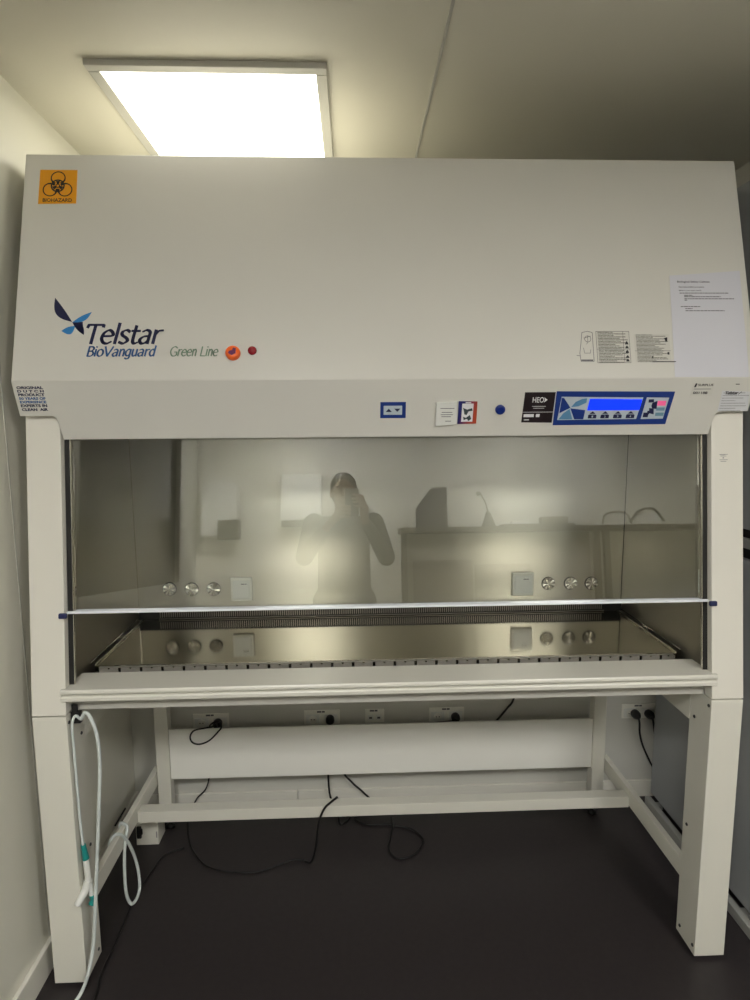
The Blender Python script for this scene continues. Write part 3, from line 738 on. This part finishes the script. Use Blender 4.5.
tag(MB().box(-.893, -.868, .0215, .0355, .790, .8228, bev=.001).box(-.889, -.872, .0205, .0235, .824, .846, bev=.001).build('hose_bracket', M['blackp'], loc=(-.88, .03, .8)), 'black bracket under the armrest that carries the white hose', 'bracket')
lp = [(-.928, .27, .226), (-.921, .28, .253), (-.905, .295, .254), (-.890, .315, .22), (-.880, .345, .14), (-.868, .345, .075), (-.860, .325, .025), (-.862, .292, .011), (-.872, .275, .016), (-.882, .27, .06), (-.889, .285, .13), (-.893, .31, .20), (-.892, .335, .245), (-.905, .345, .254), (-.921, .35, .252), (-.928, .355, .215)]
tag(MB().tube(lp, .0052, 12).build('tubing_loop', M['hose'], loc=(-.87, .3, 0)), 'loop of white tubing hung over the left side stretcher down to the floor', 'tubing')

# white box at the back left foot
wb = empty('junction_box', (-.915, .6, 0), 'small white box on the floor behind the left end of the crossbar', 'box')
MB().box(-.960, -.875, .572, .650, .0005, .100, bev=.002).build('body', M['stand'], wb)
MB().box(-.956, -.938, .5695, .5722, .03, .08, bev=.004).box(-.95, -.934, .5685, .5722, .045, .07, bev=.003).build('vent_grille', M['black'], wb)
MB().box(-.884, -.880, .5712, .5722, .03, .055).build('side_print', M['inkm'], wb)
tag(MB().tube([(-1.031, .560, .094), (-1.031, .61, .094), (-1.031, .66, .094)], .0035, 8).build('black_strip', M['black'], loc=(-1.017, .61, .085)), 'short black cable strip on the white baseboard behind the left side stretcher', 'cable')

# ------------------------------------------------------------------ tall grey cabinet at the right
gc = empty('grey_cabinet', (1.23, .35, 0), 'tall grey steel cabinet standing against the right wall beside the safety cabinet', 'cabinet')
gb = MB().box(1.132, 1.325, -.05, .725, .05, 1.165, bev=.003).build('lower_housing', M['grey'], gc)
MB().box(1.132, 1.325, -.05, .725, 1.262, 2.345, bev=.003).build('upper_housing', M['grey'], gc)
MB().box(1.150, 1.322, -.04, .72, 1.1655, 1.2615).build('dark_recess', M['black'], gc)
MB().box(1.136, 1.1495, -.045, .722, 1.200, 1.232, bev=.002).build('recess_rail', M['greyl'], gc)
MB().box(1.155, 1.322, -.02, .70, .012, .0495).build('plinth', M['black'], gc)
MB().box(1.106, 1.130, -.05, .72, .0, .036, bev=.003).build('skid_rail', M['greyl'], gc)
for y in (.14, .68): MB().box(1.128, 1.16, y-.015, y+.015, .008, .024, bev=.002).build('skid_bracket', M['greyl'], gc)

# ------------------------------------------------------------------ rear of the room (seen mirrored in the sash)
def dispenser(x, z1, label, rounded, w=.27):
    z0 = z1-.48; t = empty('dispenser', (x, WY0, z0), label, 'dispenser')
    y0, y1 = WY0, WY0+.13
    if rounded:
        pts = [(x-w/2, y0, z0+.03), (x+w/2, y0, z0+.03)]
        for i in range(13):
            a = PI*i/12; pts.append((x+w/2*math.cos(a), y0, z1-.06+.06*math.sin(a)))
        MB().prism(pts, (0, y1-y0, 0), bev=.006).build('cover', M['disp'], t)
        MB().box(x-.01, x+w/2+.01, y0, y1+.01, z0+.0, z0+.16, bev=.006).build('refill_tank', M['dispd'], t)
    else:
        MB().box(x-w/2, x+w/2, y0, y1, z0+.10, z1, bev=.012).build('cover', M['disp'], t)
        MB().box(x-w/2+.004, x+w/2-.004, y0, y1-.01, z0+.045, z0+.0995, bev=.006).build('outlet_slot', M['dispd'], t)
        MB().box(x-.06, x+.04, y0+.04, y0+.05, z0-.035, z0+.045).build('paper_towel', M['white'], t)
    return t
dispenser(-.54, 1.914, 'white paper towel dispenser on the wall behind the person, mirrored in the glass', False, w=.335)
dispenser(-1.205, 1.863, 'rounded white dispenser with a dark tank, mirrored near the left of the glass', True, w=.29)

bn = empty('tall_bench', (1.4, -3.0, 0), 'tall dark-topped bench against the rear wall, mirrored in the glass', 'bench')
MB().box(.262, 2.88, WY0+.014, -2.85, 1.406, 1.450, bev=.003).build('bench_top', M['bench'], bn)
for x in (.262, 1.80, 1.88, 2.82):
    MB().box(x, x+.045, -2.90, -2.855, 0, 1.4055, bev=.002).build('leg', M['bench'], bn)
MB().box(.31, 1.79, -3.17, -2.93, .10, 1.40, bev=.004).build('cupboard', M['benchf'], bn)
MB().box(.358, .83, -2.928, -2.912, .12, 1.19, bev=.003).build('cupboard_door', M['benchi'], bn)
MB().box(.85, 1.30, -2.928, -2.912, .12, 1.15, bev=.003).build('cupboard_door', M['benchi'], bn)
BZ = 1.4502
mf = MB().prism([(.392, -2.98, BZ), (.637, -2.98, BZ), (.637, -2.98, 1.768), (.515, -2.98, 1.768), (.392, -2.98, 1.605)], (0, .10, 0), bev=.002)
tag(mf.build('magazine_file', M['file'], loc=(.51, -2.93, BZ)), 'dark blue magazine file with a slanted top standing on the tall bench', 'magazine file')
ml = empty('desk_lamp', (.975, -2.93, BZ), 'small dark desk lamp with a thin angled arm on the tall bench', 'lamp')
MB().lathe([(0, 0), (.055, 0), (.055, .01), (.025, .10), (.014, .12), (0, .12)], (.975, -2.93, BZ), (0, 0, 1)).build('base', M['metal'], ml)
MB().tube([(.975, -2.93, 1.56), (.955, -2.93, 1.65), (.915, -2.93, 1.72)], .006, 8, smooth=False).build('arm', M['metal'], ml)
MB().lathe([(.01, 0), (.018, .02), (.018, .035)], (.92, -2.93, 1.725), (-.9, 0, -.3), n=16).build('lamp_head', M['metal'], ml)
ty = empty('equipment_tray', (1.3, -2.95, BZ), 'low grey tray of small tools on the tall bench', 'tray')
MB().box(1.08, 1.66, -3.02, -2.88, BZ, 1.468, bev=.004).build('body', M['metal'], ty)
MB().box(1.16, 1.30, -2.98, -2.92, 1.4685, 1.495, bev=.008).build('tool_case', M['disp'], ty)
MB().box(1.40, 1.62, -2.99, -2.91, 1.4685, 1.525, bev=.008).build('tool_case', M['benchi'], ty)
hdp = empty('safety_goggles', (2.15, -2.95, BZ), 'pair of safety goggles with a looped strap on the tall bench', 'goggles')
MB().tube([(1.91, -2.94, 1.457), (1.93, -2.94, 1.53), (2.02, -2.94, 1.56), (2.11, -2.94, 1.54), (2.15, -2.94, 1.46)], .009, 8).build('strap', M['bench'], hdp)
MB().tube([(2.13, -2.92, 1.47), (2.20, -2.91, 1.56), (2.32, -2.91, 1.575), (2.41, -2.92, 1.48)], .011, 10).build('frame', M['metal'], hdp)
MB().box(2.17, 2.38, -2.945, -2.92, 1.452, 1.545, bev=.012).build('lens', M['disp'], hdp)

# ------------------------------------------------------------------ the person holding the phone
per = empty('person', (-.16, -1.9, 0), 'person in dark clothes raising a phone with both hands, mirrored in the glass', 'person')
def cap(mb, a, b, ra, rb, n=14, fl=1.):
    a = Vector(a); b = Vector(b); d = (b-a); L = d.length; d.normalize()
    prof = [(ra*math.sin(t*PI/10), -ra*math.cos(t*PI/10)) for t in range(0, 6)] + [(rb*math.sin(PI/2+t*PI/10), L-rb*math.cos(PI/2+t*PI/10)) for t in range(0, 6)]
    mb.lathe([(max(r, 0), h) for r, h in prof], a, d, n=n)
def ell(mb, c, r, n=20):
    t = bmesh.new(); bmesh.ops.create_uvsphere(t, u_segments=n, v_segments=n//2+2, radius=1)
    for v in t.verts: v.co = Vector((c[0]+v.co.x*r[0], c[1]+v.co.y*r[1], c[2]+v.co.z*r[2]))
    mb.add(t)
def remesh(o, vox, sm=6):
    m = o.modifiers.new('remesh', 'REMESH'); m.mode = 'VOXEL'; m.voxel_size = vox; m.use_smooth_shade = True
    s = o.modifiers.new('smooth', 'SMOOTH'); s.factor = .5; s.iterations = sm
PX, PY = -.17, -1.90
ELR, WRR = (.085, -1.80, 1.225), (-.045, -1.645, 1.44)      # person's right arm (towards +x)
ELL, WRL = (-.405, -1.80, 1.235), (-.265, -1.655, 1.40)
SHR, SHL = (.015, PY, 1.435), (-.355, PY, 1.435)
b = MB()
hc = Vector((PX, PY+.01, 1.628))
ell(b, (hc.x, hc.y-.005, hc.z+.02), (.076, .096, .098)); ell(b, (hc.x, hc.y+.022, hc.z-.05), (.060, .070, .072)); ell(b, (hc.x, hc.y+.06, hc.z-.095), (.028, .026, .022))
cap(b, (hc.x, hc.y+.088, hc.z+.012), (hc.x, hc.y+.110, hc.z-.022), .009, .013)        # nose
ell(b, (hc.x, hc.y+.092, hc.z-.052), (.024, .012, .006)); ell(b, (hc.x, hc.y+.09, hc.z-.063), (.021, .012, .007))
for sg in (-1, 1):
    ell(b, (hc.x+sg*.077, hc.y, hc.z-.005), (.009, .020, .032), 12); ell(b, (hc.x+sg*.032, hc.y+.082, hc.z+.030), (.018, .012, .006), 10)
cap(b, (PX, PY-.01, 1.43), (PX, PY, 1.57), .062, .054)
cap(b, (PX-.12, PY, 1.41), (PX+.12, PY, 1.41), .065, .065); cap(b, (PX, PY, 1.34), (PX, PY, 1.12), .125, .115); cap(b, (PX-.05, PY, 1.30), (PX-.05, PY, 1.02), .09, .09); cap(b, (PX+.05, PY, 1.30), (PX+.05, PY, 1.02), .09, .09)
cap(b, (PX-.07, PY, .96), (PX+.07, PY, .96), .11, .11)
for sh, el, wr in ((SHR, ELR, WRR), (SHL, ELL, WRL)):
    cap(b, sh, el, .052, .038); cap(b, el, wr, .040, .024)
for sg in (-1, 1):
    hx = PX+sg*.09
    cap(b, (hx, PY, .92), (hx+sg*.015, PY+.02, .50), .085, .055); cap(b, (hx+sg*.015, PY+.02, .50), (hx+sg*.02, PY-.01, .09), .052, .036)
    cap(b, (hx+sg*.02, PY-.02, .05), (hx+sg*.03, PY+.13, .035), .04, .03)
# hands: palms beside the phone, four fingers of different length and a thumb each
PHX, PHZ = -.118, 1.535                                     # phone centre
def hand(mb, wr, palm, knuck, tips, thumb):
    cap(mb, wr, palm, .024, .027)
    for (k0, k1, k2, r) in knuck:
        cap(mb, palm, k0, .020, r+.0015); cap(mb, k0, k1, r, r*.92); cap(mb, k1, k2, r*.92, r*.8)
    t0, t1, t2 = thumb; cap(mb, t0, t1, .013, .011); cap(mb, t1, t2, .011, .009)
PW = .038; YB = -1.548
rp = Vector((PHX+.070, -1.600, 1.505))
kn = []
for i, (dz, L) in enumerate(((.055, .052), (.034, .060), (.013, .055), (-.007, .044))):
    z = PHZ+dz-.02
    kn.append(((PHX+.060, -1.566, z), (PHX+.045, YB+.010, z+.004), (PHX+.045-L*.75, YB+.012, z+.006), .0088-.0006*i))
hand(b, WRR, rp, kn, None, ((rp.x-.004, rp.y, rp.z+.006), (PHX+.05, -1.585, PHZ-.005), (PHX+.016, -1.583, PHZ+.012)))
lpm = Vector((PHX-.072, -1.600, 1.475))
kn = []
for i, (dz, L) in enumerate(((.02, .050), (-.001, .056), (-.022, .052), (-.042, .042))):
    z = PHZ+dz-.045
    kn.append(((PHX-.060, -1.566, z), (PHX-.045, YB+.010, z+.003), (PHX-.045+L*.7, YB+.012, z+.002), .0088-.0006*i))
hand(b, WRL, lpm, kn, None, ((lpm.x+.004, lpm.y, lpm.z+.006), (PHX-.05, -1.585, PHZ-.035), (PHX-.016, -1.583, PHZ-.02)))
body = b.build('body', M['skin'], per); remesh(body, .0052, 3)
hr = MB(); ell(hr, (hc.x, hc.y-.016, hc.z+.040), (.083, .098, .088), 28); ell(hr, (hc.x, hc.y-.035, hc.z-.005), (.081, .078, .075), 24)
hair = hr.build('hair', M['hair'], per); remesh(hair, .006, 3)
sh = MB()
cap(sh, (PX-.125, PY, 1.405), (PX+.125, PY, 1.405), .078, .078); cap(sh, (PX, PY, 1.34), (PX, PY, 1.10), .142, .138); cap(sh, (PX-.055, PY, 1.32), (PX-.055, PY, .99), .105, .11); cap(sh, (PX+.055, PY, 1.32), (PX+.055, PY, .99), .105, .11)
cap(sh, (PX-.075, PY, .95), (PX+.075, PY, .95), .122, .122); cap(sh, (PX, PY-.01, 1.43), (PX, PY-.005, 1.475), .072, .064)
for s0, el, wr in ((SHR, ELR, WRR), (SHL, ELL, WRL)):
    w = Vector(el).lerp(Vector(wr), .86); cap(sh, s0, el, .068, .054); cap(sh, el, w, .055, .036)
sh = sh.build('shirt', M['shirt'], per); remesh(sh, .008, 4)
tr_ = MB(); cap(tr_, (PX-.07, PY, .92), (PX+.07, PY, .92), .119, .119)
for sg in (-1, 1):
    hx = PX+sg*.09; cap(tr_, (hx, PY, .90), (hx+sg*.015, PY+.02, .50), .095, .070); cap(tr_, (hx+sg*.015, PY+.02, .50), (hx+sg*.02, PY-.01, .13), .068, .056)
tr_ = tr_.build('trousers', M['pants'], per); remesh(tr_, .01, 4)
for sg in (-1, 1):
    hx = PX+sg*.11; q = MB(); cap(q, (hx, PY-.03, .055), (hx+sg*.01, PY+.15, .048), .052, .044)
    q.box(hx-.045, hx+.05, PY-.08, PY+.19, 0.0005, .03, bev=.012); q = q.build('shoe', M['shoe'], per); remesh(q, .006, 3)
ph = empty('mobile_phone', (PHX, -1.56, PHZ), 'black mobile phone held upright in the hands of the person, mirrored in the glass', 'phone')
MB().box(PHX-PW, PHX+PW, -1.566, -1.556, PHZ-.08, PHZ+.08, bev=.003).build('body', M['phone'], ph)
MB().box(PHX-.034, PHX+.034, -1.5672, -1.5662, PHZ-.074, PHZ+.074).build('screen', M['screen'], ph)
MB().lathe([(.0095, 0), (.0095, .003), (.006, .003), (0, .0025)], (-.1107, -1.556, 1.598), (0, 1, 0), n=20).build('camera_lens', M['phone'], ph)

# ------------------------------------------------------------------ camera
f_, pi_, ya_, ro_ = 583.836, .1272, .0378, -.0075
Fw = Vector((math.sin(ya_)*math.cos(pi_), math.cos(ya_)*math.cos(pi_), -math.sin(pi_)))
Rt = Vector((math.cos(ya_), -math.sin(ya_), 0)); Up = Rt.cross(Fw)
R2 = Rt*math.cos(ro_)+Up*math.sin(ro_); U2 = -Rt*math.sin(ro_)+Up*math.cos(ro_)
cam = bpy.data.cameras.new('camera'); co = bpy.data.objects.new('camera', cam); C.objects.link(co)
cam.sensor_fit = 'VERTICAL'; cam.sensor_height = 36; cam.lens = f_*36/1000; cam.clip_start = .01
mw = Matrix((R2, U2, -Fw)).transposed().to_4x4(); mw.translation = Vector((-.1107, -1.5246, 1.5981))
co.matrix_world = mw
S.camera = co

w = bpy.data.worlds.new('world'); w.use_nodes = True; S.world = w
w.node_tree.nodes['Background'].inputs[0].default_value = (.9, .95, 1, 1); w.node_tree.nodes['Background'].inputs[1].default_value = .02
S.view_settings.view_transform = 'Standard'; S.view_settings.look = 'None'; S.view_settings.gamma = 1; S.view_settings.use_curve_mapping = False
S.view_settings.exposure = 0.7
